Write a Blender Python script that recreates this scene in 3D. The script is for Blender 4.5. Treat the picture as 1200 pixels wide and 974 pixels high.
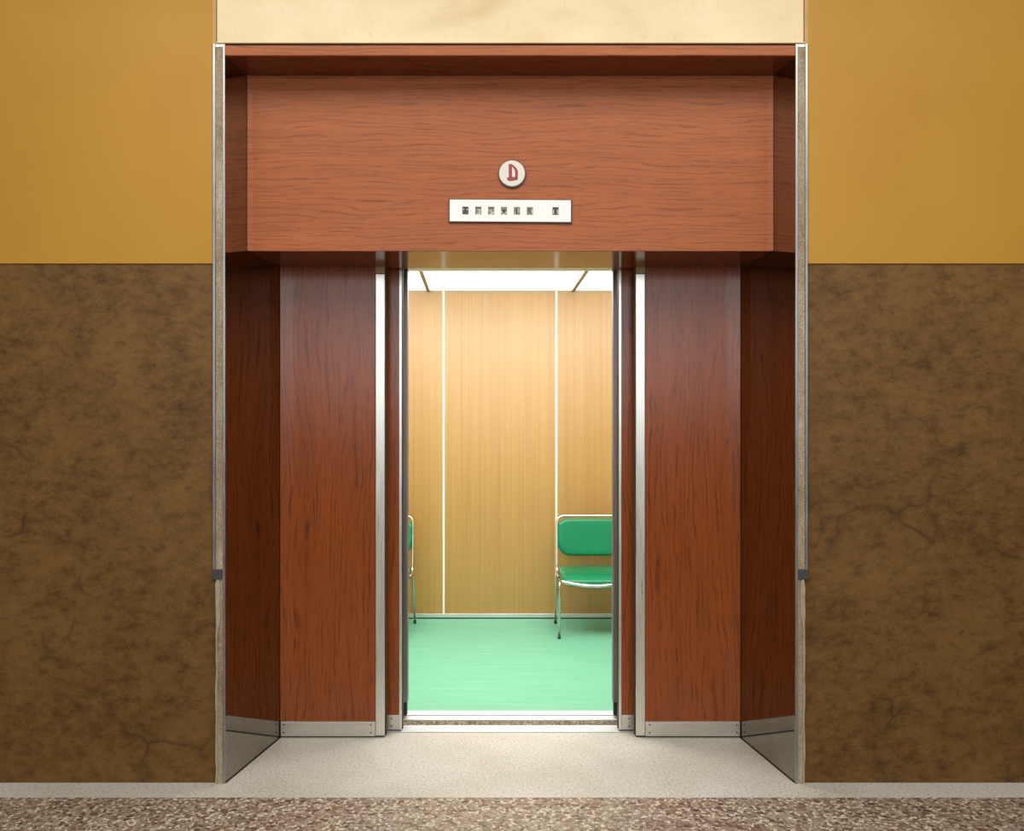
import bpy, bmesh, math, random
from mathutils import Vector, Matrix

random.seed(7)
for o in list(bpy.data.objects):
    bpy.data.objects.remove(o)
SC = bpy.context.scene
COL = SC.collection

# ------------------------------------------------------------------ camera
# focal length 999 px for a 1200 px wide frame; eye 1.504 m above the floor, 3.7 m in front of the lift wall
EYE = 1.504
DIST = 3.7
cam_d = bpy.data.cameras.new('camera')
cam_d.sensor_fit = 'HORIZONTAL'
cam_d.sensor_width = 36.0
cam_d.lens = 36.0 * 999.0 / 1200.0
cam_d.shift_x = 2.0 / 1200.0
cam_d.shift_y = 25.0 / 1200.0
cam = bpy.data.objects.new('camera', cam_d)
COL.objects.link(cam)
cam.location = (0, -DIST, EYE)
cam.rotation_euler = (math.pi / 2, 0, 0)
SC.camera = cam

# ------------------------------------------------------------------ world, lights, exposure
world = bpy.data.worlds.new('lobby_ambient')
SC.world = world
world.use_nodes = True
bg = world.node_tree.nodes['Background']
bg.inputs['Color'].default_value = (1.0, 0.90, 0.80, 1)
bg.inputs['Strength'].default_value = 0.21

def area(name, loc, rot, sx, sy, energy, color):
    d = bpy.data.lights.new(name, 'AREA')
    d.shape = 'RECTANGLE'
    d.size, d.size_y = sx, sy
    d.energy = energy
    d.color = color
    o = bpy.data.objects.new(name, d)
    COL.objects.link(o)
    o.location = loc
    o.rotation_euler = rot
    return o

# lobby ceiling lamp in front of the lift, and the wide high window on the far side of the lobby
area('lobby_ceiling_lamp', (0, -2.5, 4.2), (0, 0, 0), 5.5, 3.0, 192, (1.0, 0.93, 0.82))
area('lobby_window', (0, -7.4, 3.0), (math.radians(90), 0, 0), 6.5, 1.9, 175, (0.86, 0.92, 1.0))

SC.view_settings.view_transform = 'Standard'
SC.view_settings.look = 'None'
SC.view_settings.exposure = 0.0
SC.view_settings.gamma = 1.0
SC.view_settings.use_curve_mapping = False

# ------------------------------------------------------------------ material helpers
class NT:
    def __init__(self, name):
        self.m = bpy.data.materials.new(name)
        self.m.use_nodes = True
        self.t = self.m.node_tree
        self.b = self.t.nodes['Principled BSDF']
    def n(self, kind, **kw):
        nd = self.t.nodes.new(kind)
        for k, v in kw.items():
            setattr(nd, k, v)
        return nd
    def l(self, a, b):
        self.t.links.new(a, b)
    def set(self, **kw):
        for k, v in kw.items():
            self.b.inputs[k.replace('_', ' ')].default_value = v
    def coord(self, scale=(1, 1, 1), loc=(0, 0, 0)):
        tc = self.n('ShaderNodeTexCoord')
        mp = self.n('ShaderNodeMapping')
        mp.inputs['Scale'].default_value = scale
        mp.inputs['Location'].default_value = loc
        self.l(tc.outputs['Object'], mp.inputs['Vector'])
        return mp.outputs['Vector']
    def noise(self, vec, scale, detail=4, rough=0.55, dist=0.0):
        nd = self.n('ShaderNodeTexNoise')
        nd.inputs['Scale'].default_value = scale
        nd.inputs['Detail'].default_value = detail
        nd.inputs['Roughness'].default_value = rough
        nd.inputs['Distortion'].default_value = dist
        self.l(vec, nd.inputs['Vector'])
        return nd.outputs['Fac']
    def ramp(self, fac, stops, interp='LINEAR'):
        r = self.n('ShaderNodeValToRGB')
        r.color_ramp.interpolation = interp
        e = r.color_ramp.elements
        while len(e) < len(stops):
            e.new(0.5)
        for i, (p, c) in enumerate(stops):
            e[i].position = p
            e[i].color = (c, c, c, 1) if isinstance(c, (int, float)) else (*c, 1)
        self.l(fac, r.inputs['Fac'])
        return r.outputs['Color']
    def mix(self, fac, a, b, mode='MIX'):
        m = self.n('ShaderNodeMix', data_type='RGBA', blend_type=mode)
        for s, v in ((m.inputs[0], fac), (m.inputs[6], a), (m.inputs[7], b)):
            if isinstance(v, (int, float)):
                s.default_value = v
            elif isinstance(v, tuple):
                s.default_value = (*v, 1)
            else:
                self.l(v, s)
        return m.outputs[2]
    def math(self, op, a, b=0.0):
        m = self.n('ShaderNodeMath', operation=op)
        for s, v in ((m.inputs[0], a), (m.inputs[1], b)):
            if isinstance(v, (int, float)):
                s.default_value = v
            else:
                self.l(v, s)
        return m.outputs[0]
    def base(self, c):
        self.l(c, self.b.inputs['Base Color'])
    def bump(self, h, strength=0.2, dist=0.01):
        bp = self.n('ShaderNodeBump')
        bp.inputs['Strength'].default_value = strength
        bp.inputs['Distance'].default_value = dist
        self.l(h, bp.inputs['Height'])
        self.l(bp.outputs['Normal'], self.b.inputs['Normal'])

def wood(name, axis, base, dark, rough=0.3, spec=0.5, seed=0.0, lines=26, soft=1.0):
    """red-brown laminate: thin wavy figure lines (contours of a stretched noise), short pores, soft bands"""
    w = NT(name)
    def vec(along, across, off=(0, 0, 0)):
        sc = (across, across, along) if axis == 'z' else (along, across, across)
        return w.coord(sc, (seed + off[0], seed * 0.7 + off[1], seed * 1.3 + off[2]))
    n = w.noise(vec(0.55 if axis == 'z' else 0.8, 4.2), 1.3, 3, 0.5, 0.1)
    n_small = w.noise(vec(3.2, 14, (7, 0, 1)), 1.5, 2, 0.5)
    sep = w.n('ShaderNodeSeparateXYZ')
    w.l(w.coord(), sep.inputs[0])
    across = w.math('MULTIPLY', sep.outputs['X' if axis == 'z' else 'Z'], lines)
    wav = w.math('ADD', w.math('MULTIPLY', n, 7.5 if axis == 'z' else 6.0), w.math('MULTIPLY', n_small, 1.1))
    fr = w.math('FRACT', w.math('ADD', across, wav))
    tri = w.math('ABSOLUTE', w.math('SUBTRACT', fr, 0.5))
    line = w.ramp(tri, [(0.0, 1.0), (0.07, 0.6), (0.20, 0.0)])
    brk = w.noise(vec(3.0, 16, (3, 1, 2)), 2.0, 3, 0.6)
    fine = w.noise(vec(5.0, 95, (1, 5, 0)), 2.0, 3, 0.65, 0.1)
    band = w.noise(vec(0.8, 9, (0, 2, 4)), 2.0, 4, 0.6, 0.2)
    mid = tuple((a * 0.80 + b * 0.20) for a, b in zip(base, dark))
    lite = tuple(min(1, a * 1.10) for a in base)
    c = w.ramp(band, [(0.3, mid), (0.5, base), (0.7, lite)])
    c = w.mix(w.math('MULTIPLY', line, w.ramp(brk, [(0.38, 0.0), (0.62, 0.80 * soft)])), c, dark)
    c = w.mix(w.ramp(fine, [(0.55, 0.0), (0.70, 0.55 * soft)]), c, dark)
    w.base(c)
    w.set(Roughness=rough, Specular_IOR_Level=spec)
    w.bump(fine, 0.05, 0.002)
    return w.m

def metal(name, col, rough=0.35, brushed=None, metallic=1.0):
    w = NT(name)
    w.set(Metallic=metallic, Roughness=rough)
    v = w.coord(brushed or (6, 6, 6))
    n = w.noise(v, 5.0, 4, 0.6)
    w.base(w.mix(w.ramp(n, [(0.35, 0.0), (0.7, 1.0)]), tuple(c * 0.86 for c in col), col))
    w.l(w.ramp(n, [(0.3, rough * 0.8), (0.7, min(1, rough * 1.25))]), w.b.inputs['Roughness'])
    return w.m

def plain(name, col, rough=0.5, metallic=0.0, var=0.08, scale=20):
    w = NT(name)
    w.set(Roughness=rough, Metallic=metallic)
    n = w.noise(w.coord(), scale, 4)
    w.base(w.mix(n, tuple(c * (1 - var) for c in col), tuple(min(1, c * (1 + var)) for c in col)))
    return w.m

def ochre_paint():
    w = NT('ochre_wall_paint')
    n1 = w.noise(w.coord(), 1.1, 3)
    n2 = w.noise(w.coord((1, 1, 0.5)), 60, 4)
    c = w.ramp(n1, [(0.3, (0.4196, 0.2138, 0.0234)), (0.7, (0.4726, 0.2518, 0.0312))])
    c = w.mix(w.ramp(n2, [(0.4, 0.0), (0.75, 0.16)]), c, (0.4064, 0.2032, 0.0195))
    w.base(c)
    w.set(Roughness=0.5, Specular_IOR_Level=0.3)
    w.bump(n2, 0.05, 0.003)
    return w.m

def cream_paint():
    w = NT('cream_lintel_paint')
    n1 = w.noise(w.coord((0.8, 1, 1.6)), 2.2, 4, 0.6, 0.4)
    n2 = w.noise(w.coord((2, 1, 1)), 22, 5)
    c = w.ramp(n1, [(0.28, (0.5890, 0.4418, 0.2208)), (0.45, (0.7220, 0.5828, 0.3404)), (0.7, (0.7885, 0.6674, 0.4324))])
    c = w.mix(w.ramp(n2, [(0.55, 0.0), (0.8, 0.3)]), c, (0.5510, 0.3948, 0.1840))
    w.base(c)
    w.set(Roughness=0.35)
    return w.m

def dado_stone(seed):
    w = NT('brown_stone')
    o = (seed, 0, seed)
    n1 = w.noise(w.coord((1, 1, 1), o), 2.6, 6, 0.62, 0.5)
    n2 = w.noise(w.coord((0.8, 1, 1.25), o), 17, 8, 0.72, 0.0)
    n3 = w.noise(w.coord((1, 1, 1.4), o), 85, 5, 0.7)
    c = w.ramp(n1, [(0.28, (0.0757, 0.0327, 0.0052)), (0.48, (0.1187, 0.0550, 0.0103)), (0.72, (0.1720, 0.0877, 0.0198))])
    c = w.mix(w.ramp(n2, [(0.42, 0.0), (0.70, 0.75)]), c, (0.1978, 0.1049, 0.0267))
    c = w.mix(w.ramp(n2, [(0.27, 0.75), (0.46, 0.0)]), c, (0.0473, 0.0206, 0.0043))
    c = w.mix(w.ramp(n3, [(0.56, 0.0), (0.74, 0.6)]), c, (0.2408, 0.1376, 0.0430))
    c = w.mix(w.ramp(n3, [(0.26, 0.6), (0.43, 0.0)]), c, (0.0344, 0.0163, 0.0043))
    # a few broken dark veins
    vo = w.n('ShaderNodeTexVoronoi', feature='DISTANCE_TO_EDGE')
    vo.inputs['Scale'].default_value = 2.6
    vec = w.coord((1, 1, 1), (seed + 0.3, 0, 0.2))
    nz = w.n('ShaderNodeTexNoise')
    nz.inputs['Scale'].default_value = 5
    w.l(vec, nz.inputs['Vector'])
    w.l(w.mix(0.16, vec, nz.outputs['Color']), vo.inputs['Vector'])
    vein = w.ramp(vo.outputs['Distance'], [(0.0, 0.8), (0.014, 0.35), (0.05, 0.0)])
    gate = w.ramp(w.noise(w.coord((1, 1, 1), (seed + 5, 0, 2)), 2.4, 2), [(0.5, 0.0), (0.66, 0.9)])
    c = w.mix(w.math('MULTIPLY', vein, gate), c, (0.0258, 0.0112, 0.0043))
    w.base(c)
    w.set(Roughness=0.55, Specular_IOR_Level=0.3)
    w.bump(n3, 0.08, 0.002)
    return w.m

def terrazzo():
    w = NT('red_brown_terrazzo')
    vec = w.coord((1, 1, 1))
    nz = w.n('ShaderNodeTexNoise')
    nz.inputs['Scale'].default_value = 40
    w.l(vec, nz.inputs['Vector'])
    wv = w.mix(0.014, vec, nz.outputs['Color'])
    def chips(scale):
        a = w.n('ShaderNodeTexVoronoi', feature='F1')
        a.inputs['Scale'].default_value = scale
        b = w.n('ShaderNodeTexVoronoi', feature='DISTANCE_TO_EDGE')
        b.inputs['Scale'].default_value = scale
        w.l(wv, a.inputs['Vector'])
        w.l(wv, b.inputs['Vector'])
        s = w.n('ShaderNodeSeparateColor')
        w.l(a.outputs['Color'], s.inputs['Color'])
        return s.outputs[0], s.outputs[1], b.outputs['Distance']
    r1, g1, e1 = chips(36)
    r2, g2, e2 = chips(82)
    small = w.ramp(r2, [(0.0, (0.26, 0.20, 0.14)), (0.3, (0.40, 0.34, 0.26)), (0.52, (0.62, 0.55, 0.43)), (0.70, (0.15, 0.10, 0.075)), (0.86, (0.36, 0.29, 0.22))], 'CONSTANT')
    small = w.mix(w.ramp(e2, [(0.0, 0.8), (0.10, 0.0)]), small, (0.13, 0.095, 0.07))
    big = w.ramp(r1, [(0.0, (0.15, 0.072, 0.052)), (0.4, (0.22, 0.125, 0.09)), (0.65, (0.09, 0.058, 0.048)), (0.85, (0.30, 0.22, 0.165))], 'CONSTANT')
    isbig = w.math('MULTIPLY', w.ramp(g1, [(0.57, 0.0), (0.58, 1.0)]), w.ramp(e1, [(0.14, 0.0), (0.17, 1.0)]))
    c = w.mix(isbig, small, big)
    w.base(c)
    w.set(Roughness=0.42)
    return w.m

def pale_floor():
    w = NT('pale_terrazzo')
    n1 = w.noise(w.coord(), 1.7, 4, 0.6, 0.3)
    n2 = w.noise(w.coord(), 85, 3, 0.7)
    n3 = w.noise(w.coord((1, 1, 1), (4, 2, 0)), 55, 3, 0.6)
    c = w.ramp(n1, [(0.3, (0.4560, 0.4309, 0.3651)), (0.55, (0.5436, 0.5296, 0.4728)), (0.75, (0.5962, 0.5835, 0.5430))])
    c = w.mix(w.ramp(n2, [(0.32, 0.75), (0.47, 0.0)]), c, (0.1929, 0.1706, 0.1404))
    c = w.mix(w.ramp(n2, [(0.56, 0.0), (0.70, 0.7)]), c, (0.7190, 0.7092, 0.6740))
    c = w.mix(w.ramp(n3, [(0.27, 0.5), (0.34, 0.0)]), c, (0.1754, 0.1436, 0.1123))
    w.base(c)
    w.set(Roughness=0.45)
    w.bump(n2, 0.08, 0.002)
    return w.m

def jamb_stone():
    w = NT('speckled_jamb_stone')
    n1 = w.noise(w.coord(), 170, 3, 0.7)
    n2 = w.noise(w.coord((1, 1, 0.4)), 9, 4)
    c = w.ramp(n2, [(0.3, (0.20, 0.135, 0.065)), (0.6, (0.36, 0.29, 0.20)), (0.75, (0.50, 0.45, 0.36))])
    c = w.mix(w.ramp(n1, [(0.3, 0.75), (0.46, 0.0)]), c, (0.09, 0.055, 0.03))
    c = w.mix(w.ramp(n1, [(0.56, 0.0), (0.7, 0.8)]), c, (0.60, 0.55, 0.46))
    w.base(c)
    w.set(Roughness=0.6)
    w.bump(n1, 0.3, 0.003)
    return w.m

def cabin_laminate():
    w = NT('tan_laminate')
    f1 = w.noise(w.coord((70, 1, 0.35)), 1.0, 4, 0.65)
    f2 = w.noise(w.coord((240, 1, 0.8), (2, 0, 0)), 1.0, 3, 0.6)
    f3 = w.noise(w.coord((9, 1, 0.2), (1, 0, 0)), 1.0, 3)
    c = w.ramp(f1, [(0.3, (0.2883, 0.1371, 0.0105)), (0.5, (0.3524, 0.1812, 0.0174)), (0.72, (0.4004, 0.2162, 0.0253))])
    c = w.mix(w.ramp(f2, [(0.52, 0.0), (0.74, 0.5)]), c, (0.2162, 0.0979, 0.0070))
    c = w.mix(w.ramp(f3, [(0.35, 0.0), (0.75, 0.4)]), c, (0.4004, 0.2366, 0.0371))
    sc = w.noise(w.coord((1, 1, 1), (9, 0, 3)), 38, 2, 0.5, 1.5)
    c = w.mix(w.ramp(sc, [(0.72, 0.0), (0.76, 0.35)]), c, (0.6406, 0.5386, 0.1746))
    w.base(c)
    w.set(Roughness=0.42, Specular_IOR_Level=0.6, Coat_Weight=0.8, Coat_Roughness=0.42, Coat_IOR=1.75)
    return w.m

def lino():
    w = NT('green_linoleum')
    n1 = w.noise(w.coord((0.8, 9, 1)), 2.5, 4, 0.6)
    n2 = w.noise(w.coord(), 120, 3)
    c = w.ramp(n1, [(0.3, (0.1161, 0.3870, 0.2415)), (0.7, (0.1533, 0.4472, 0.2972))])
    c = w.mix(w.ramp(n2, [(0.55, 0.0), (0.75, 0.4)]), c, (0.2508, 0.5332, 0.3994))
    w.base(c)
    w.set(Roughness=0.5)
    return w.m

def grit():
    w = NT('grit_in_gap')
    n = w.noise(w.coord((1, 1, 1)), 90, 3, 0.7)
    w.base(w.ramp(n, [(0.40, (0.02, 0.016, 0.012)), (0.55, (0.20, 0.15, 0.09)), (0.68, (0.5, 0.45, 0.34))]))
    w.set(Roughness=0.9)
    return w.m

def light_mat(name, col, strength):
    w = NT(name)
    w.set(Base_Color=(0.9, 0.9, 0.88, 1), Roughness=0.5)
    w.b.inputs['Emission Color'].default_value = (*col, 1)
    w.b.inputs['Emission Strength'].default_value = strength
    return w.m

M = {}
M['ochre'] = ochre_paint()
M['cream'] = cream_paint()
M['stone_a'] = dado_stone(0.0)
M['stone_b'] = dado_stone(4.7)
M['terrazzo'] = terrazzo()
M['pale'] = pale_floor()
M['jamb'] = jamb_stone()
M['wood_header'] = wood('red_brown_laminate_horizontal', 'x', (0.375, 0.108, 0.032), (0.17, 0.040, 0.011), 0.36, 0.25, 1.0, 44)
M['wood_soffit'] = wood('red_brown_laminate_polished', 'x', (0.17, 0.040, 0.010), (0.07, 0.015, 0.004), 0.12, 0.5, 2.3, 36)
M['wood_door_l'] = wood('dark_red_laminate_vertical', 'z', (0.245, 0.056, 0.0075), (0.080, 0.014, 0.003), 0.24, 0.36, 3.1, 34)
M['wood_door_r'] = wood('dark_red_laminate_vertical', 'z', (0.245, 0.056, 0.0075), (0.080, 0.014, 0.003), 0.24, 0.36, 8.6, 34)
M['mirror'] = metal('polished_dark_steel', (0.36, 0.33, 0.285), 0.018, (2, 2, 2))
M['alu'] = metal('satin_aluminium', (0.74, 0.71, 0.63), 0.34, (30, 30, 1.2))
M['alu_h'] = metal('satin_aluminium_plate', (0.66, 0.63, 0.56), 0.38, (1.2, 30, 30))
M['bead'] = metal('worn_steel_bead', (0.42, 0.42, 0.41), 0.34, (20, 20, 2))
M['steel'] = metal('grey_steel', (0.36, 0.36, 0.37), 0.42, (20, 20, 1))
M['sill'] = metal('bright_sill_aluminium', (0.80, 0.81, 0.86), 0.5, (1.0, 40, 40), 0.55)
M['chrome'] = metal('chrome', (0.66, 0.655, 0.64), 0.14)
M['strip'] = plain('pale_joint_strip', (0.78, 0.76, 0.68), 0.3, 0.0, 0.05)
M['skirt'] = metal('light_skirting_metal', (0.82, 0.82, 0.80), 0.35, (2, 30, 30))
M['black'] = plain('black_rubber_and_shade', (0.018, 0.017, 0.016), 0.6)
M['dark'] = plain('dark_shaft', (0.03, 0.027, 0.024), 0.8)
M['screw'] = plain('dark_screw_hole', (0.02, 0.018, 0.015), 0.5)
M['laminate'] = cabin_laminate()
M['lino'] = lino()
M['grit'] = grit()
M['vinyl'] = plain('green_vinyl', (0.001, 0.175, 0.072), 0.25, 0.0, 0.06, 14)
M['vinyl'].node_tree.nodes['Principled BSDF'].inputs['Specular IOR Level'].default_value = 0.28
M['diffuser'] = light_mat('lamp_diffuser', (1.0, 0.985, 0.97), 10.8)
M['diffuser_rear'] = light_mat('lamp_diffuser_rear_dimmed', (1.0, 0.985, 0.96), 1.9)
M['white_metal'] = plain('white_enamel', (0.80, 0.80, 0.76), 0.4, 0.0, 0.03)
M['batten'] = plain('grey_brown_batten', (0.30, 0.28, 0.22), 0.5)
M['white_plastic'] = plain('white_plastic', (0.93, 0.92, 0.90), 0.3, 0.0, 0.015)
M['sign_white'] = plain('sign_white', (0.70, 0.69, 0.63), 0.35, 0.0, 0.04)
M['sign_red'] = plain('sign_red', (0.30, 0.022, 0.03), 0.45, 0.0, 0.25, 300)
M['sign_dark'] = plain('dark_rim', (0.045, 0.018, 0.008), 0.5)
M['win_dark'] = plain('indicator_window_dark', (0.075, 0.06, 0.055), 0.35, 0.0, 0.2, 300)
M['win_grey'] = plain('indicator_window_grey', (0.19, 0.175, 0.145), 0.35, 0.0, 0.25, 300)
M['glyph_dark'] = plain('glyph_dark', (0.022, 0.014, 0.012), 0.4)
M['glyph_lite'] = plain('glyph_light', (0.62, 0.58, 0.47), 0.4)
M['plaster'] = plain('worn_pale_plaster', (0.36, 0.31, 0.22), 0.7, 0.0, 0.3, 40)
M['brass'] = plain('dull_brass', (0.36, 0.26, 0.10), 0.4)
M['tape'] = plain('dark_worn_paint', (0.05, 0.05, 0.055), 0.5, 0.0, 0.3, 60)

# ------------------------------------------------------------------ mesh helpers
def link(o, parent=None):
    COL.objects.link(o)
    if parent is not None:
        o.parent = parent
    return o

def obj(name, bm, mat, parent=None, smooth=False):
    bmesh.ops.recalc_face_normals(bm, faces=bm.faces[:])
    me = bpy.data.meshes.new(name)
    bm.to_mesh(me)
    bm.free()
    if smooth:
        for p in me.polygons:
            p.use_smooth = True
    me.materials.append(mat)
    return link(bpy.data.objects.new(name, me), parent)

def tag(o, label=None, cat=None, group=None, kind=None):
    if label: o['label'] = label
    if cat: o['category'] = cat
    if group: o['group'] = group
    if kind: o['kind'] = kind
    return o

def empty(name, loc=(0, 0, 0)):
    o = bpy.data.objects.new(name, None)
    o.empty_display_size = 0.1
    o.location = loc
    return link(o)

def add_box(bm, x0, x1, y0, y1, z0, z1, bevel=0.0):
    vs = [bm.verts.new((x, y, z)) for x in (x0, x1) for y in (y0, y1) for z in (z0, z1)]
    fs = [(0, 1, 3, 2), (4, 6, 7, 5), (0, 4, 5, 1), (2, 3, 7, 6), (0, 2, 6, 4), (1, 5, 7, 3)]
    faces = [bm.faces.new([vs[i] for i in f]) for f in fs]
    if bevel:
        ed = list({e for f in faces for e in f.edges})
        bmesh.ops.bevel(bm, geom=ed, offset=bevel, segments=2, affect='EDGES', profile=0.6)

def box(name, x0, x1, y0, y1, z0, z1, mat, parent=None, bevel=0.0):
    bm = bmesh.new()
    if x0 > x1: x0, x1 = x1, x0
    add_box(bm, x0, x1, y0, y1, z0, z1, bevel)
    return obj(name, bm, mat, parent)

def prism(name, pts, axis, a0, a1, mat, parent=None):
    """extrude a 2-D outline: axis 'z' takes (x, y) points, axis 'y' takes (x, z), axis 'x' takes (y, z)"""
    bm = bmesh.new()
    def mk(p, a):
        return (p[0], p[1], a) if axis == 'z' else (p[0], a, p[1]) if axis == 'y' else (a, p[0], p[1])
    A = [bm.verts.new(mk(p, a0)) for p in pts]
    B = [bm.verts.new(mk(p, a1)) for p in pts]
    bm.faces.new(A[::-1])
    bm.faces.new(B)
    n = len(pts)
    for i in range(n):
        bm.faces.new((A[i], A[(i + 1) % n], B[(i + 1) % n], B[i]))
    return obj(name, bm, mat, parent)

def round_path(pts, r, seg=6):
    """polyline with its inner corners replaced by arcs"""
    out = [Vector(pts[0])]
    for i in range(1, len(pts) - 1):
        p = Vector(pts[i]); a = (Vector(pts[i - 1]) - p); b = (Vector(pts[i + 1]) - p)
        rr = min(r, a.length * 0.49, b.length * 0.49)
        A = p + a.normalized() * rr; B = p + b.normalized() * rr
        for k in range(seg + 1):
            t = k / seg
            out.append(A.lerp(p, t).lerp(p.lerp(B, t), t))
    out.append(Vector(pts[-1]))
    return out

def tube(bm, pts, r, sides=10, cap=True):
    pts = [Vector(p) for p in pts]
    rings = []
    up = None
    for i, p in enumerate(pts):
        t = (pts[min(i + 1, len(pts) - 1)] - pts[max(i - 1, 0)]).normalized()
        if up is None:
            up = t.orthogonal().normalized()
        else:
            up = (up - t * up.dot(t)).normalized()
        s = t.cross(up)
        rings.append([bm.verts.new(p + (up * math.cos(2 * math.pi * k / sides) + s * math.sin(2 * math.pi * k / sides)) * r) for k in range(sides)])
    for a, b in zip(rings, rings[1:]):
        for k in range(sides):
            bm.faces.new((a[k], a[(k + 1) % sides], b[(k + 1) % sides], b[k]))
    if cap:
        bm.faces.new(rings[0][::-1])
        bm.faces.new(rings[-1])

def disc(name, x, y, z, r, depth, mat, parent=None, seg=40, bevel=0.0):
    """flat round plate facing -Y with its back at y"""
    bm = bmesh.new()
    prof = [(r, 0), (r, depth - bevel), (r - bevel, depth)] if bevel else [(r, 0), (r, depth)]
    rings = []
    for (rr, d) in prof:
        rings.append([bm.verts.new((x + rr * math.cos(2 * math.pi * k / seg), y - d, z + rr * math.sin(2 * math.pi * k / seg))) for k in range(seg)])
    for a, b in zip(rings, rings[1:]):
        for k in range(seg):
            bm.faces.new((a[k], a[(k + 1) % seg], b[(k + 1) % seg], b[k]))
    bm.faces.new(rings[0]); bm.faces.new(rings[-1])
    return obj(name, bm, mat, parent)

# ------------------------------------------------------------------ key dimensions (metres)
FR_IN, FR_OUT = 1.237, 1.292          # lift surround: inner and outer half width at the wall face
FR_TOP = 3.204
DADO = 2.256                          # height where stone meets paint
DOOR_Y = 0.5676                       # face of the outer door leaves
HEAD_Y, HEAD_Z = 0.2057, 2.356        # wooden header: face and underside
SOFF_Z = 3.160                        # underside of the recess top
REC_X = 1.1495                        # half width of the recess at the doors
def rec_x(y):
    return FR_IN + (REC_X - FR_IN) * y / DOOR_Y
CAB_X0, CAB_X1 = -1.483, 1.313
CAB_Y0, CAB_Y1 = 0.98, 3.354
CAB_Z = 2.711

# ------------------------------------------------------------------ lobby shell
tag(box('floor', -5.5, 5.5, -7.6, -0.148, -0.06, 0.0, M['terrazzo']), 'red and brown chipped terrazzo floor in the foreground', 'floor', kind='structure')
fl = empty('floor_border')
tag(fl, 'pale speckled floor slab inside the recess and along the wall foot', 'floor', kind='structure')
bm = bmesh.new()
add_box(bm, -5.5, 5.5, -0.146, 0.03, -0.06, 0.0)
add_box(bm, -1.32, 1.32, 0.03, 0.634, -0.06, 0.0)
obj('slab', bm, M['pale'], fl)
box('joint', -1.2, 1.2, 0.634, 0.642, -0.06, -0.002, M['dark'], fl)
box('joint', -5.5, 5.5, -0.150, -0.144, -0.06, -0.0012, M['dark'], fl)

for s, side, st in ((-1, 'left', 'stone_a'), (1, 'right', 'stone_b')):
    w = empty('wall_' + side)
    tag(w, f'ochre painted wall above brown stone panelling, {side} of the lift', 'wall', kind='structure')
    box('painted_plaster', s * FR_OUT, s * 5.5, 0.0, 0.16, DADO, 4.1, M['ochre'], w, 0.002)
    box('stone_panel', s * 1.270, s * 5.5, 0.006, 0.16, -0.02, DADO + 0.004, M[st], w)

    # surround: rolled metal bead, rough stone strip, bright inner edge; the lower end is worn to plaster
    t = empty('trim_1' if s < 0 else 'trim_2')
    tag(t, f'worn stone and metal door surround on the {side} side of the recess', 'door frame', kind='structure')
    bm = bmesh.new()
    pts = [(-0.5, 0.0), (-0.5, -0.3), (-0.3, -0.5), (0.15, -0.5), (0.4, -0.25), (0.5, 0.0)]
    prof = [(s * (1.2855 + 0.019 * p[0]), 0.004 + 0.022 * p[1]) for p in pts]
    prism('bead', prof, 'z', 0.925, FR_TOP + 0.004, M['bead'], t)
    box('stone_strip', s * 1.2455, s * 1.277, -0.004, 0.05, 0.0, FR_TOP - 0.012, M['jamb'], t, 0.002)
    box('metal_edge', s * 1.2365, s * 1.2455, -0.008, 0.05, 0.0, FR_TOP - 0.006, M['bead'], t, 0.0015)
    # worn lower section: uneven plaster lip over the stone
    rnd = random.Random(3 + s)
    outer = []
    z = 0.0
    while z < 0.88:
        outer.append((s * (1.2755 + rnd.uniform(-0.0025, 0.003)), z))
        z += rnd.uniform(0.03, 0.07)
    outer.append((s * 1.272, 0.885))
    inner = [(s * 1.262, 0.885)]
    z = 0.86
    while z > 0.02:
        inner.append((s * (1.2685 + rnd.uniform(-0.0020, 0.0020) - (0.012 if z > 0.70 else 0)), z))
        z -= rnd.uniform(0.03, 0.08)
    inner.append((s * 1.268, 0.0))
    prism('plaster_lip', outer + inner, 'y', -0.009, 0.05, M['plaster'], t)
    box('stain_patch', s * 1.248, s * 1.290, -0.0095, 0.03, 0.885, 0.93, M['tape'], t, 0.003)
    box('corner_cap', s * 1.2365, s * 1.279, -0.006, 0.05, FR_TOP - 0.012, FR_TOP + 0.004, M['bead'], t, 0.002)
    box('plaster_edge', s * 1.276, s * FR_OUT, -0.001, 0.10, FR_TOP + 0.006, 4.1, plain('tan_plaster_edge', (0.50, 0.30, 0.10), 0.6, 0, 0.2, 14), t)

    # polished metal cheek of the recess, splayed towards the lobby
    prism('wall_recess_' + side, [(s * FR_IN, 0.002), (s * rec_x(DOOR_Y - 0.001), DOOR_Y - 0.001), (s * (REC_X + 0.05), DOOR_Y - 0.001), (s * (FR_IN + 0.05), 0.045), (s * FR_IN, 0.045)][0:4],
          'z', 0.0, SOFF_Z, M['mirror'])
    tag(bpy.context.scene.objects['wall_recess_' + side], f'polished dark metal cheek reflecting the doors, {side} of the recess', 'wall', kind='structure')

for s, side in ((-1, 'left'), (1, 'right')):
    prism('bottom_joint', [(s * FR_IN, 0.004), (s * rec_x(DOOR_Y - 0.002), DOOR_Y - 0.002), (s * (rec_x(DOOR_Y - 0.002) - 0.005), DOOR_Y - 0.002), (s * (FR_IN - 0.005), 0.004)],
          'z', 0.0002, 0.0025, M['black'], SC.objects['wall_recess_' + side])

wt = empty('wall_top')
tag(wt, 'cream painted lintel panel above the lift surround', 'wall', kind='structure')
box('panel', -1.271, 1.271, -0.006, 0.10, FR_TOP + 0.008, 4.1, M['cream'], wt, 0.002)
box('shadow_gap', -1.271, 1.271, 0.004, 0.09, FR_TOP - 0.004, FR_TOP + 0.009, M['dark'], wt)
box('bead', -1.276, 1.276, -0.009, 0.004, FR_TOP + 0.006, FR_TOP + 0.010, M['cream'], wt, 0.001)

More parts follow.
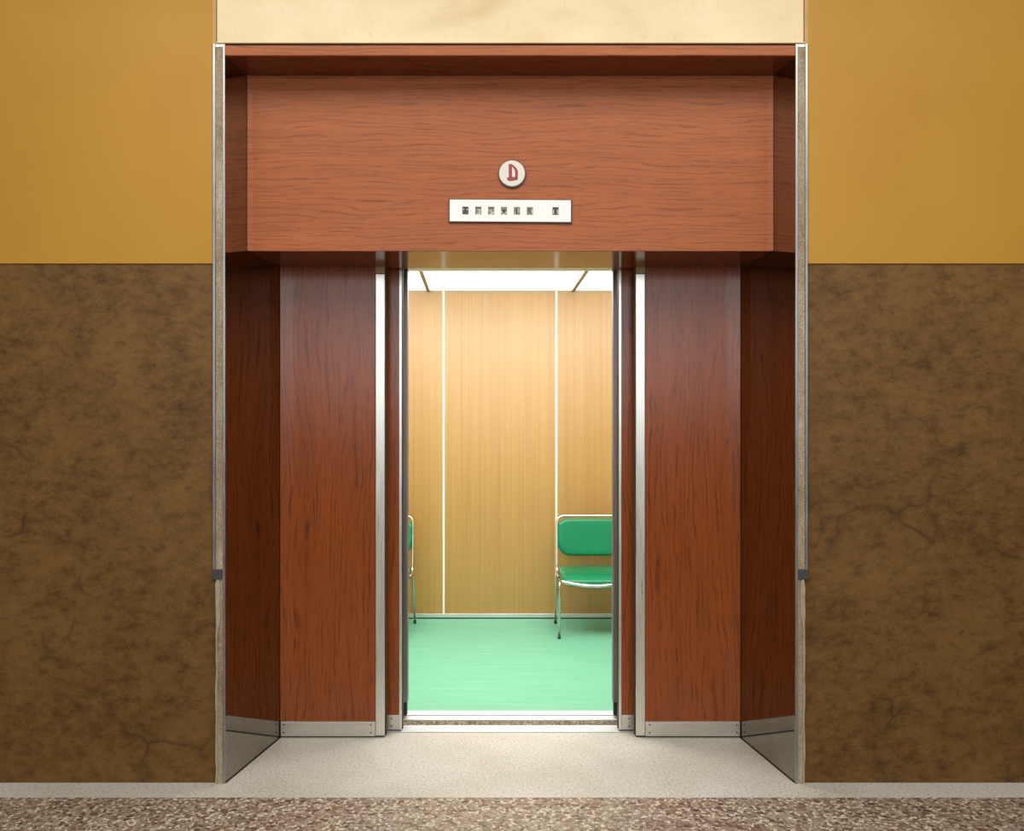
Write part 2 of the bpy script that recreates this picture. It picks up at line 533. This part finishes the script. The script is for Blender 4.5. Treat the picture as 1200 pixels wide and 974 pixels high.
cr = empty('ceiling_recess')
tag(cr, 'dark polished wooden soffit along the top of the recess', 'soffit', kind='structure')
box('board', -1.24, 1.24, 0.012, HEAD_Y + 0.02, SOFF_Z, FR_TOP - 0.002, M['wood_soffit'], cr)
box('lip', -1.24, 1.24, -0.003, 0.012, SOFF_Z - 0.001, FR_TOP - 0.002, M['wood_header'], cr, 0.002)

hd = empty('wall_header')
tag(hd, 'wooden header panel with horizontal grain above the lift doors', 'header panel', kind='structure')
hx = rec_x(HEAD_Y) - 0.001
cw = 0.025
prism('panel', [(-hx, HEAD_Y - 0.004), (-hx + cw, HEAD_Y), (hx - cw, HEAD_Y), (hx, HEAD_Y - 0.004), (hx, HEAD_Y + 0.03), (-hx, HEAD_Y + 0.03)], 'z', HEAD_Z, SOFF_Z - 0.001, M['wood_header'], hd)
hx2 = rec_x(DOOR_Y) - 0.003
prism('soffit_board', [(-hx + 0.002, HEAD_Y + 0.004), (hx - 0.002, HEAD_Y + 0.004), (hx2, DOOR_Y + 0.03), (-hx2, DOOR_Y + 0.03)], 'z', HEAD_Z - 0.001, HEAD_Z + 0.03, M['wood_soffit'], hd)

# ------------------------------------------------------------------ landing doors: an outer and an inner leaf each side
def screws(parent, pts, y):
    for (x, z) in pts:
        disc('screw', x, y, z, 0.0042, 0.0008, M['screw'], parent, 10)

def leaf(name, s, x_edge, x_far, stile, y, z_plate, cove, label, mat, scr):
    d = empty(name)
    tag(d, label, 'elevator door', 'landing door leaves', 'structure')
    zt = 2.40
    xe, xs, xf = s * x_edge, s * (x_edge + stile), s * x_far
    # wood panel, its far edge coved forward where it meets the recess cheek
    if cove:
        xc, xw = s * (REC_X - 0.062), s * (REC_X - 0.0005)
        xg = s * (x_edge + stile + 0.002)
        prism('wood_panel', [(xg, y), (xc, y), (xw, y - 0.0100), (xw, y + 0.035), (xg, y + 0.035)], 'z', z_plate, zt, mat, d)
        xp = s * (REC_X - 0.003)
    else:
        box('wood_panel', xs, xf, y, y + 0.035, z_plate, zt, mat, d)
        xp = xf
    box('bottom_shade_strip', s * (x_edge + 0.004), xp, y + 0.002, y + 0.034, 0.0006, 0.0085, M['black'], d)  # black strip puts the shadow line under the leaf into the colour
    box('edge_gap_shade', s * (x_edge - (0.005 if cove else 0.0035)), xe, y + 0.004, y + 0.034, 0.0095, zt - 0.014, M['black'], d)  # shade of the gap beside the stile, put in as a black strip
    st = box('edge_stile', xe, xs, y - 0.006, y + 0.036, 0.0085, zt - (0.0 if not cove else 0.079), M['alu'], d, 0.004 if cove else 0.002)
    if cove:
        box('top_guide', xe, xs, y - 0.0065, y + 0.03, 2.322, 2.40, M['brass'], d, 0.002)
    kp = box('kick_plate', xs, xp, y - (0.012 if cove else 0.004), y + 0.036, 0.0085, z_plate, M['alu_h'], d, 0.0015)
    screws(kp, [(s * a, b) for a in scr for b in (0.027, 0.0655)], y - (0.0118 if cove else 0.0038))

for s, side, wm in ((-1, 'left', 'wood_door_l'), (1, 'right', 'wood_door_r')):
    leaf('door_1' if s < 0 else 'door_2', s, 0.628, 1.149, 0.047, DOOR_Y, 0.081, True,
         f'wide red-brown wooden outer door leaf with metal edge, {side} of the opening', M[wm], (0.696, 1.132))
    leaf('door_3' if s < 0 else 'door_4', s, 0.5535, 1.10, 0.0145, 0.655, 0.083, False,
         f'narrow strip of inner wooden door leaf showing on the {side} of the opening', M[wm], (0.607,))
    # car door behind: grey safety edge with a dark rubber foot
    d = empty('door_5' if s < 0 else 'door_6')
    tag(d, f'grey steel safety edge of the car door on the {side} side', 'elevator door', 'car door leaves', 'structure')
    box('leaf', s * 0.575, s * 1.15, 0.862, 0.892, 0.012, 2.44, M['steel'], d)
    box('safety_edge', s * 0.5475, s * 0.5735, 0.852, 0.90, 0.085, 2.44, M['steel'], d, 0.004)
    box('seal', s * 0.5735, s * 0.580, 0.848, 0.862, 0.02, 2.44, M['black'], d)
    box('rubber_foot', s * 0.5535, s * 0.575, 0.856, 0.896, 0.012, 0.084, M['black'], d, 0.002)

box('wall_door_head', -1.3, 1.3, 0.60, 0.82, 2.44, 2.60, M['dark'])
tag(SC.objects['wall_door_head'], 'dark door track space above the door leaves', 'wall', kind='structure')

# ------------------------------------------------------------------ sills and the gap between them
sl = empty('trim_3')
tag(sl, 'grooved bright metal landing sill under the inner doors', 'door sill', kind='structure')
box('sill_base', -1.2, 1.2, 0.641, 0.746, -0.05, -0.006, M['dark'], sl)
for y0, y1 in ((0.643, 0.660), (0.664, 0.684), (0.688, 0.742)):
    box('sill_rib', -1.2, 1.2, y0, y1, -0.006, 0.0015, M['sill'], sl, 0.001)
cs = empty('trim_4')
tag(cs, 'bright metal sill at the front edge of the lift car', 'door sill', kind='structure')
box('sill_base', -1.2, 1.2, 0.828, 0.982, -0.05, -0.006, M['dark'], cs)
for y0, y1 in ((0.830, 0.893), (0.908, 0.980)):
    box('sill_rib', -1.2, 1.2, y0, y1, -0.006, 0.001, M['sill'], cs, 0.001)
tag(box('floor_gap', -1.3, 1.3, 0.7465, 0.8275, -0.07, -0.005, M['grit']), 'dirty gritty gap between the two sills', 'gap', kind='structure')

# ------------------------------------------------------------------ lift car
tag(box('floor_car', CAB_X0, CAB_X1, 0.980, CAB_Y1, -0.05, 0.0, M['lino']), 'bright green linoleum floor inside the lift car', 'floor', kind='structure')
wb = empty('wall_back')
tag(wb, 'tan wood laminate back wall of the lift car with pale joint strips', 'wall', kind='structure')
J = [CAB_X0, -0.551, 0.381, CAB_X1]
for a, b in zip(J, J[1:]):
    box('panel', a + 0.006, b - 0.006, CAB_Y1, CAB_Y1 + 0.02, 0.0, CAB_Z + 0.03, M['laminate'], wb)
for a in J[1:3]:
    box('joint_strip', a - 0.009, a + 0.009, CAB_Y1 - 0.006, CAB_Y1 + 0.01, 0.034, CAB_Z - 0.002, M['strip'], wb, 0.002)
box('top_gap', CAB_X0, CAB_X1, CAB_Y1 - 0.003, CAB_Y1 - 0.0005, CAB_Z - 0.011, CAB_Z + 0.004, M['batten'], wb)
bb = empty('baseboard_back')
tag(bb, 'light metal skirting strip along the back wall of the lift car', 'baseboard', kind='structure')
box('strip', CAB_X0, CAB_X1, CAB_Y1 - 0.012, CAB_Y1 - 0.0005, 0.010, 0.042, M['skirt'], bb, 0.003)
box('shadow_gap', CAB_X0, CAB_X1, CAB_Y1 - 0.009, CAB_Y1 - 0.0005, 0.0, 0.010, M['black'], bb)
tag(box('wall_car_left', CAB_X0 - 0.03, CAB_X0, 0.95, CAB_Y1 + 0.02, -0.02, CAB_Z + 0.03, M['laminate']), 'left side wall of the lift car in tan laminate', 'wall', kind='structure')
tag(box('wall_car_right', CAB_X1, CAB_X1 + 0.03, 0.95, CAB_Y1 + 0.02, -0.02, CAB_Z + 0.03, M['laminate']), 'right side wall of the lift car in tan laminate', 'wall', kind='structure')
wf = empty('wall_car_front')
tag(wf, 'pale metal front wall and lintel of the lift car around its doorway', 'wall', kind='structure')
box('return_panel', CAB_X0, -0.60, 0.91, 0.95, 0.003, CAB_Z, M['white_metal'], wf)
box('return_panel', 0.60, CAB_X1, 0.91, 0.95, 0.003, CAB_Z, M['white_metal'], wf)
box('lintel', -0.598, 0.598, 0.83, 0.95, 2.407, CAB_Z, M['white_metal'], wf, 0.003)

cc = empty('ceiling_car')
tag(cc, 'ceiling of the lift car with thin dark battens between lamps', 'ceiling', kind='structure')
box('board', CAB_X0 - 0.03, CAB_X1 + 0.03, 0.83, CAB_Y1 + 0.02, CAB_Z + 0.031, CAB_Z + 0.06, M['white_metal'], cc)
BT = [(-0.678, -0.652), (0.520, 0.556)]           # batten centre at the back wall and 0.83 m nearer
for xb, xn in BT:
    k = (xn - xb) / 0.83
    L = CAB_Y1 - 0.97
    x1 = xb + k * L
    prism('batten', [(xb - 0.013, CAB_Y1 - 0.002), (xb + 0.013, CAB_Y1 - 0.002), (x1 + 0.013, 0.97), (x1 - 0.013, 0.97)], 'z', CAB_Z - 0.006, CAB_Z + 0.03, M['batten'], cc)
k0 = (BT[0][1] - BT[0][0]) / 0.83
k1 = (BT[1][1] - BT[1][0]) / 0.83
L = CAB_Y1 - 0.97
ya, yb = CAB_Y1 - 0.004, 0.97
quads = [((CAB_X0 + 0.01, BT[0][0] - 0.014), (CAB_X0 + 0.01, BT[0][0] + k0 * L - 0.014), 'left'),
         ((BT[0][0] + 0.014, BT[1][0] - 0.014), (BT[0][0] + k0 * L + 0.014, BT[1][0] + k1 * L - 0.014), 'middle'),
         ((BT[1][0] + 0.014, CAB_X1 - 0.01), (BT[1][0] + k1 * L + 0.014, CAB_X1 - 0.01), 'right')]
for (a, b, nm) in quads:
    lp = empty('ceiling_light', ((a[0] + a[1]) / 2, (ya + yb) / 2, CAB_Z + 0.03))
    tag(lp, {'left': 'glowing white ceiling lamp panel left of the left batten', 'middle': 'wide glowing white ceiling lamp panel between the two battens',
             'right': 'glowing white ceiling lamp panel right of the right batten'}[nm], 'ceiling light', 'lamp panels in the lift ceiling')
    ox, oy, oz = lp.location
    ym = 2.20                                     # panel split added: unseen front part brighter, to light the back wall evenly
    tm = (ya - ym) / (ya - yb)
    m = (a[0] + (b[0] - a[0]) * tm, a[1] + (b[1] - a[1]) * tm)
    prism('diffuser', [(a[0] - ox, ya - oy), (a[1] - ox, ya - oy), (m[1] - ox, ym + 0.012 - oy), (m[0] - ox, ym + 0.012 - oy)], 'z', -0.024, -0.004, M['diffuser_rear'], lp)
    prism('diffuser', [(m[0] - ox, ym - 0.012 - oy), (m[1] - ox, ym - 0.012 - oy), (b[1] - ox, yb - oy), (b[0] - ox, yb - oy)], 'z', -0.024, -0.004, M['diffuser'], lp)
    prism('cross_bar', [(m[0] - ox, ym + 0.0115 - oy), (m[1] - ox, ym + 0.0115 - oy), (m[1] - ox, ym - 0.0115 - oy), (m[0] - ox, ym - 0.0115 - oy)], 'z', -0.03, -0.004, M['batten'], lp)

# ------------------------------------------------------------------ floor indicator and round sign on the header
HY = HEAD_Y
SX = 255.8                                        # pixels of the photograph per metre on the header face
def hp(px, py):
    return ((px - 598.0) / SX, EYE + (512.0 - py) / SX)

fi = empty('floor_indicator', (0, HY, EYE + (512 - 248.5) / SX))
tag(fi, 'long white floor indicator plate with small dark number windows', 'floor indicator')
oz = fi.location.z
tilt = math.radians(0.35)
fi.rotation_euler = (0, tilt, 0)
def fbox(name, px0, px1, py0, py1, y0, y1, mat, parent, bev=0.0):
    a, b = hp(px0, py1), hp(px1, py0)
    return box(name, a[0], b[0], y0, y1, a[1] - oz, b[1] - oz, mat, parent, bev)
fbox('edge_shadow', 526.0, 670.4, 234.0, 261.9, -0.007, -0.0005, M['sign_dark'], fi)  # dark border painted in as the shadow around the plate edge
fbox('plate', 527.2, 668.8, 235.2, 260.6, -0.014, -0.006, M['white_plastic'], fi, 0.0012)
# each window: dark or grey glass with the worn character it shows, in sub-boxes of a 7.2 x 8.8 px window
WX = [545.6, 560.6, 575.6, 590.6, 605.7, 620.8, 650.8]
KIND = ['d', 'g', 'g', 'g', 'g', 'g', 'd']
GL = [
    [('D', -1.0, 1.0, -4.2, 3.6), ('L', -2.6, -1.4, -2.0, -0.6), ('L', 1.4, 2.6, -2.0, -0.6), ('D', -3.4, 3.4, -4.4, -3.0)],
    [('D', -3.4, 3.4, -4.4, -3.0), ('L', -0.6, 2.8, -1.2, 0.2), ('L', 0.8, 2.4, 0.6, 2.4), ('L', -1.6, 2.8, 2.8, 4.2)],
    [('D', -3.4, 3.4, -4.4, -3.0), ('L', -2.6, 1.0, -0.6, 0.6), ('L', 0.2, 3.4, 1.2, 2.8), ('L', -1.4, 2.0, 3.0, 4.3)],
    [('D', -1.8, 1.8, -1.4, 1.2), ('D', -0.8, 0.8, 1.2, 2.8), ('L', -3.3, -2.0, 0.6, 3.2), ('L', 1.8, 3.3, 1.2, 3.2), ('L', -1.6, 1.6, 3.3, 4.4)],
    [('D', -1.0, 0.2, -3.4, 3.2), ('L', 1.0, 2.6, -2.4, -1.0), ('L', 0.8, 2.8, 0.4, 1.4), ('L', -2.8, -1.8, 1.8, 3.8)],
    [('D', -1.6, 1.4, -2.6, -1.4), ('D', -1.6, -0.6, -1.4, 0.4), ('D', -0.6, 1.4, 0.2, 1.4), ('D', 0.4, 1.4, 1.4, 3.0), ('L', 1.8, 3.0, -1.6, 2.8)],
    [('D', -1.0, 1.0, -2.0, 2.8), ('D', -3.4, 3.4, -4.4, -2.6), ('L', -2.8, -1.8, -1.6, 3.4), ('L', 1.8, 2.8, -1.6, 3.4)],
]
for wx, kd, gl in zip(WX, KIND, GL):
    wy = 248.0
    wn = fbox('number_window', wx - 3.6, wx + 3.6, wy - 4.5, wy + 4.5, -0.0146, -0.0135, M['win_dark' if kd == 'd' else 'win_grey'], fi)
    for (t, a, b, c, d) in gl:
        fbox('character_stroke', wx + a, wx + b, wy + c, wy + d, -0.0150, -0.0145, M['glyph_dark' if t == 'D' else 'glyph_lite'], wn)
fbox('number_window', 632.3, 639.5, 243.5, 252.5, -0.0143, -0.0135, M['white_plastic'], fi)
bm = bmesh.new()
dx, dz = hp(636.0, 247.2)
disc('lamp_dot', dx, -0.0138, dz - oz, 0.0035, 0.0008, M['glyph_lite'], fi, 12)

cx, cz = hp(600.0, 204.0)
rs = empty('round_sign', (cx, HY, cz))
tag(rs, 'round white disc sign with a red letter above the indicator', 'sign')
disc('rim', 0.001, -0.0005, -0.0015, 0.0640, 0.0095, M['sign_dark'], rs, 48)
disc('face', 0, -0.006, 0, 0.0605, 0.006, M['sign_white'], rs, 48, 0.003)
def lp_(u, v):                                     # zoomed letter coordinates -> metres on the disc
    return ((u - 490) * 0.0605 / 378.0, (475 - v) * 0.0605 / 378.0)
# letter as two pieces around the open counter, kept as one raised mesh
bm = bmesh.new()
def poly(pts):
    A = [bm.verts.new((lp_(*p)[0], -0.0128, lp_(*p)[1])) for p in pts]
    B = [bm.verts.new((lp_(*p)[0], -0.0115, lp_(*p)[1])) for p in pts]
    bm.faces.new(A); bm.faces.new(B[::-1])
    for i in range(len(pts)):
        j = (i + 1) % len(pts)
        bm.faces.new((A[i], B[i], B[j], A[j]))
poly([(395, 215), (470, 210), (490, 285), (490, 580), (398, 590)])
poly([(470, 210), (540, 255), (600, 310), (645, 375), (660, 440), (658, 590), (578, 580), (578, 440), (565, 380), (535, 330), (490, 285)])
poly([(352, 595), (398, 590), (490, 580), (578, 580), (658, 590), (655, 660), (560, 680), (470, 700), (380, 690), (352, 650)])
obj('letter', bm, M['sign_red'], rs)

# ------------------------------------------------------------------ chairs
def rounded_pad(bm, w, h, t, r, nx=14, ny=10, sag=0.0, bow=0.0, crown=0.6):
    """cushion in local x (width), z (height), y (thickness): super-ellipse outline, domed front and back"""
    def outline(n):
        pts = []
        hw, hh = w / 2, h / 2
        for (sx, sz, a0) in ((1, 1, 0), (-1, 1, 90), (-1, -1, 180), (1, -1, 270)):
            for k in range(n + 1):
                a = math.radians(a0 + 90 * k / n)
                pts.append((sx * (hw - r) + r * math.cos(a), sz * (hh - r) + r * math.sin(a)))
        return pts
    out = outline(7)
    rings = []
    lev = [(-1.0, 0.0), (-0.98, 0.45), (-0.90, 0.72), (-0.62, 0.93), (0, 1.0), (0.62, 0.93), (0.90, 0.72), (0.98, 0.45), (1.0, 0.0)]
    steps = [(-0.5, 0.55), (-0.5, 0.86), (-0.38, 0.965), (0.0, 1.0), (0.38, 0.965), (0.5, 0.86), (0.54, 0.55)]
    for (ty, sc) in steps:
        ring = []
        for (x, z) in out:
            inset = (1 - sc)
            m = min(w, h) * 0.5
            X = x - math.copysign(min(abs(x), inset * m), x)
            Z = z - math.copysign(min(abs(z), inset * m), z)
            ring.append(bm.verts.new((X, ty * t + bow * (X / (w / 2)) ** 2, Z - sag * (1 - (X / (w / 2)) ** 2) * (1 if Z < 0 else 0.25))))
        rings.append(ring)
    n = len(out)
    for a, b in zip(rings, rings[1:]):
        for k in range(n):
            bm.faces.new((a[k], a[(k + 1) % n], b[(k + 1) % n], b[k]))
    bm.faces.new(rings[0][::-1])
    bm.faces.new(rings[-1])

def make_chair(loc, label):
    c = empty('side_chair', loc)
    tag(c, label, 'chair', 'green chrome chairs in the lift car')
    hw, yf, yr = 0.272, -0.255, 0.265           # half width, front and rear foot
    R = 0.0092
    # back loop: both uprights and the top bar in one bent tube that runs forward under the seat and joins the front legs
    left = [(-hw + 0.005, -0.06, 0.4276), (-hw + 0.006, 0.14, 0.43), (-hw + 0.010, 0.215, 0.872)]
    right = [(-x, y, z) for (x, y, z) in left[::-1]]
    bm = bmesh.new()
    tube(bm, round_path(left + right, 0.062, 7), R, 12)
    obj('back_frame', bm, M['chrome'], c, True)
    for s in (-1, 1):
        bm = bmesh.new()
        tube(bm, round_path([(s * (hw - 0.006), -0.05, 0.424), (s * (hw - 0.002), 0.13, 0.415), (s * hw, yr, 0.012)], 0.07, 6), R * 0.95, 12)
        obj('leg', bm, M['chrome'], c, True)
        bm = bmesh.new()
        tube(bm, round_path([(s * hw, yf, 0.012), (s * (hw - 0.004), yf + 0.004, 0.425), (s * (hw - 0.005), -0.06, 0.4276)], 0.062, 7), R, 12)
        obj('leg', bm, M['chrome'], c, True)
        for y in (yf, yr):
            bm = bmesh.new()
            tube(bm, [(s * hw, y, 0.0), (s * hw, y, 0.026)], R * 1.25, 12)
            obj('foot_cap', bm, M['black'], c, True)
    # sagging front rail and seat support
    bm = bmesh.new()
    pts = [(-hw + 0.004 + (2 * hw - 0.008) * k / 14, yf + 0.03 - 0.045 * math.sin(math.pi * k / 14), 0.424 - 0.030 * math.sin(math.pi * k / 14)) for k in range(15)]
    tube(bm, pts, 0.0140, 12)
    obj('front_rail', bm, M['chrome'], c, True)
    bm = bmesh.new()
    tube(bm, [(-hw + 0.008, 0.10, 0.422), (hw - 0.008, 0.10, 0.422)], R * 0.8, 10)
    obj('cross_bar', bm, M['steel'], c, True)
    # seat: waterfall front, slight dish
    bm = bmesh.new()
    rounded_pad(bm, 0.508, 0.44, 0.055, 0.07, bow=0.0)
    for v in bm.verts:
        x, y, z = v.co
        yy = -0.020 + z                          # pad height becomes depth, front edge towards the viewer
        front = max(0.0, (-yy - 0.10) / 0.15)
        v.co = (x, yy - 0.030 * (1 - (x / 0.254) ** 2) * max(0, -z) / 0.22, 0.447 - y + 0.010 * yy / 0.2 - 0.018 * front ** 2 - 0.022 * (1 - (x / 0.254) ** 2) * (0.35 + 0.65 * max(0, -z) / 0.22))
    obj('seat', bm, M['vinyl'], c, True)
    # backrest pad inside the loop, bowed and leaning with it
    bm = bmesh.new()
    rounded_pad(bm, 0.524, 0.280, 0.042, 0.085, sag=0.034, bow=-0.02)
    ang = math.atan2(0.075, 0.44)
    rot = Matrix.Rotation(-ang, 4, 'X')
    for v in bm.verts:
        v.co = rot @ v.co + Vector((0, 0.192, 0.716))
    obj('backrest', bm, M['vinyl'], c, True)
    return c

def copy_tree(o, parent=None):
    c = o.copy()
    COL.objects.link(c)
    c.parent = parent
    for ch in o.children:
        copy_tree(ch, c)
    return c

ch = make_chair((0.636, 2.90, 0.0), 'green vinyl chrome chair with its left half in view at the right of the doorway')
c2 = copy_tree(ch)
c2.location = (-1.04, 2.90, 0.0)
c2['label'] = 'green vinyl chair at the left edge of the doorway, almost hidden by the doors'
